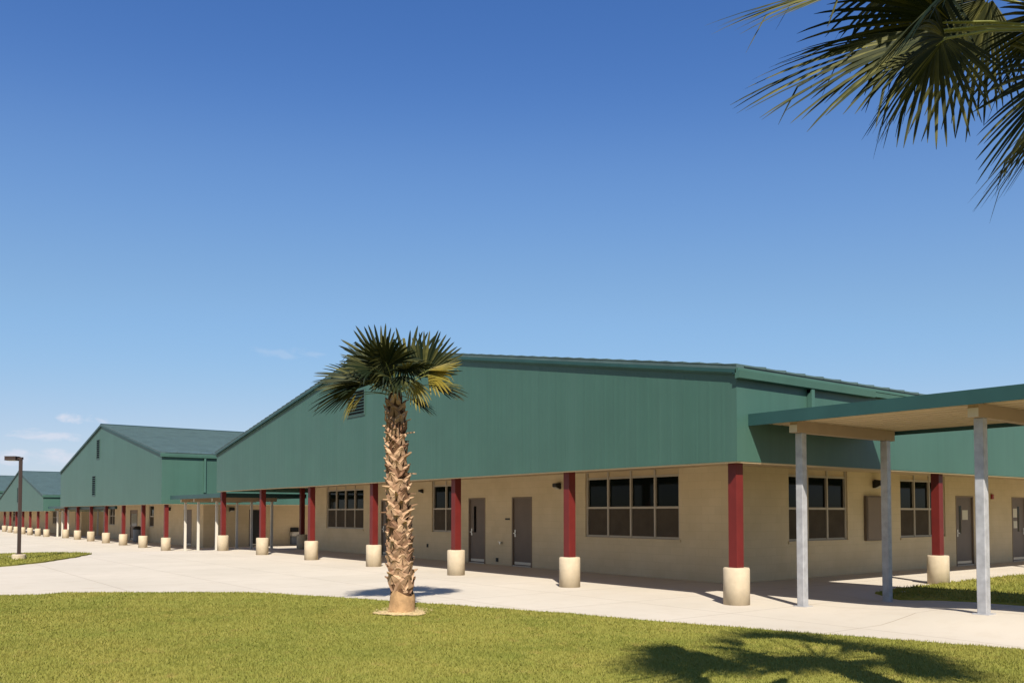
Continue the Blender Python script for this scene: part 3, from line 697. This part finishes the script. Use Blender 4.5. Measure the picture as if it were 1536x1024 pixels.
# two broken stubs with shrivelled fans hanging at lower left
for i, (h, t) in enumerate((((535, 588), (512, 626)), ((545, 590), (524, 612)))):
    hub = pk(*h, -.2); tip = pk(*t, -.25); frond(K, O-UP*.08, hub, tip-hub, cv(-.5, .5, -.6), .42-.1*i, 12, 42, 'frond_yellow', seed=90+i, droop=.25, sag=.16, pr=.010)
mu = MB(); pts = []
for k in range(40):
    a = 2*math.pi*k/40; rr = .42*(1+.13*math.sin(3*a)+.08*random.uniform(-1, 1)); pts.append((PX+rr*math.cos(a), PY+rr*math.sin(a), .042+random.uniform(0, .01)))
mu.add([(PX, PY, .085)]+pts, [(0, 1+k, 1+(k+1) % 40) for k in range(40)]); 
for k in range(260):        # loose straw over the ring and the grass next to it
    a = random.uniform(0, 6.283); q = random.uniform(.20, .50); b = random.uniform(0, 3.14); l = random.uniform(.02, .05)
    x, y, z = PX+q*math.cos(a), PY+q*math.sin(a), .075+random.uniform(0, .02)-.06*max(0, q-.3)
    dx, dy = l*math.cos(b), l*math.sin(b); mu.add([(x-dx-dy*.12, y-dy+dx*.12, z), (x-dx+dy*.12, y-dy-dx*.12, z), (x+dx, y+dy, z+.012)], [(0, 1, 2)])
mo = mu.build('mulch_ring', M['mulch']); mo['kind'] = 'structure'

# the nearer palm, its trunk just outside the frame at right
QX, QY = 5.98, 1.74
Q = thing('palm_tree', 'overhanging fan palm whose dark fronds hang into the top right corner', 'palm tree', (QX, QY, .03), 'fan palms on the lawn')
topq = trunk(Q, QX, QY, .03, 4.35, .23, .15, 120)
OQ = topq+UP*.05
def cp(x, y, dep):          # photo pixel at a distance -> point
    return Vector((0, 0, 1.65))+FW*dep+RT*((x-768)/1293*dep)+UP*((768-y)/1293*dep)
BIG = [  # hub px+depth, tip px+depth, normal, radius, segs, span, droop, material, tint lift that paints in sunlit gold
 ((1430, 32, 4.55), (1125, 118, 4.5), (-.1, .75, -.65), 1.18, 28, 84, .15, 'frond', .16),
 ((1430, 45, 4.30), (1285, 160, 4.2), (-.6, .7, .4), .60, 28, 130, .20, 'frond', .0),
 ((1420, 35, 4.80), (1390, 165, 4.75), (-.1, .3, -.95), .60, 26, 150, .22, 'frond', .28),
 ((1385, -55, 4.6), (1066, 0, 4.6), (-.1, .85, -.5), 1.16, 26, 80, .12, 'frond', .40),
 ((1640, 110, 4.4), (1490, 245, 4.3), (.75, .62, .12), .84, 28, 120, .08, 'frond', .0),
 ((1615, 90, 4.7), (1480, 190, 4.7), (.6, .7, .2), .70, 28, 140, .12, 'frond', .0),
 ((1600, 10, 5.1), (1470, 70, 5.2), (.4, .85, .2), .62, 24, 130, .2, 'frond', .0),
 ((1500, -20, 5.3), (1430, 90, 5.5), (0, .4, -.9), .74, 26, 130, .25, 'frond', .25),
 ((1400, -60, 5.0), (1330, 60, 5.0), (.5, .75, .2), .66, 24, 150, .25, 'frond', .0),
 ((1470, -50, 4.1), (1350, 20, 3.9), (.3, .9, .3), .70, 26, 140, .25, 'frond', .0),
 ((1440, 20, 4.9), (1180, 30, 5.1), (.1, .95, .25), .95, 26, 110, .22, 'frond', .0),
]
for i, (h, t, nr, rad, ns, spn, dr, mt, tb) in enumerate(BIG):
    hub = cp(*h); tip = cp(*t)
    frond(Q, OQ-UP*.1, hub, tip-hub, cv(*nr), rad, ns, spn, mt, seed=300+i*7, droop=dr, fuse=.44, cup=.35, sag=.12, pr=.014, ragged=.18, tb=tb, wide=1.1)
UPPER = [((2.75, 5.35, 3.95), (-.8, .05, -.45)), ((2.45, 5.15, 4.55), (-1, .0, -.1)), ((3.35, 5.2, 4.3), (-.3, .1, -.6)), ((3.3, 5.5, 3.9), (.2, .0, -1)), ((4.35, 4.9, 4.15), (.7, .0, -.45))]
for i, (h, d) in enumerate(UPPER):      # unseen leaves added above the view to shade the hanging ones and the lawn
    hub = RT*h[0]+UP*h[1]+FW*h[2]
    frond(Q, OQ-UP*.05, hub, cv(*d), cv(-.05, .75, -.6), .95, 30, 170, 'frond', seed=700+i, droop=.10, fuse=.55, cup=.25, sag=.14, pr=.014, wide=1.1)
rd = random.Random(21)
for i in range(24):         # the rest of its crown, out of frame, which throws the shade on the grass
    a = i*2.399+.4; el = rd.uniform(-.1, 1.2); rr = rd.uniform(.75, 1.1)
    d = Vector((math.cos(a)*math.cos(el), math.sin(a)*math.cos(el), math.sin(el)))
    hub = OQ+d*rr
    q = hub-Vector((0, 0, 1.65)); fz = q.dot(FW)
    if fz > 0 and abs(q.dot(RT)/fz) < .66 and q.dot(UP)/fz < .70: continue
    nn = UP-d*UP.dot(d)
    if nn.length < .2: nn = RT
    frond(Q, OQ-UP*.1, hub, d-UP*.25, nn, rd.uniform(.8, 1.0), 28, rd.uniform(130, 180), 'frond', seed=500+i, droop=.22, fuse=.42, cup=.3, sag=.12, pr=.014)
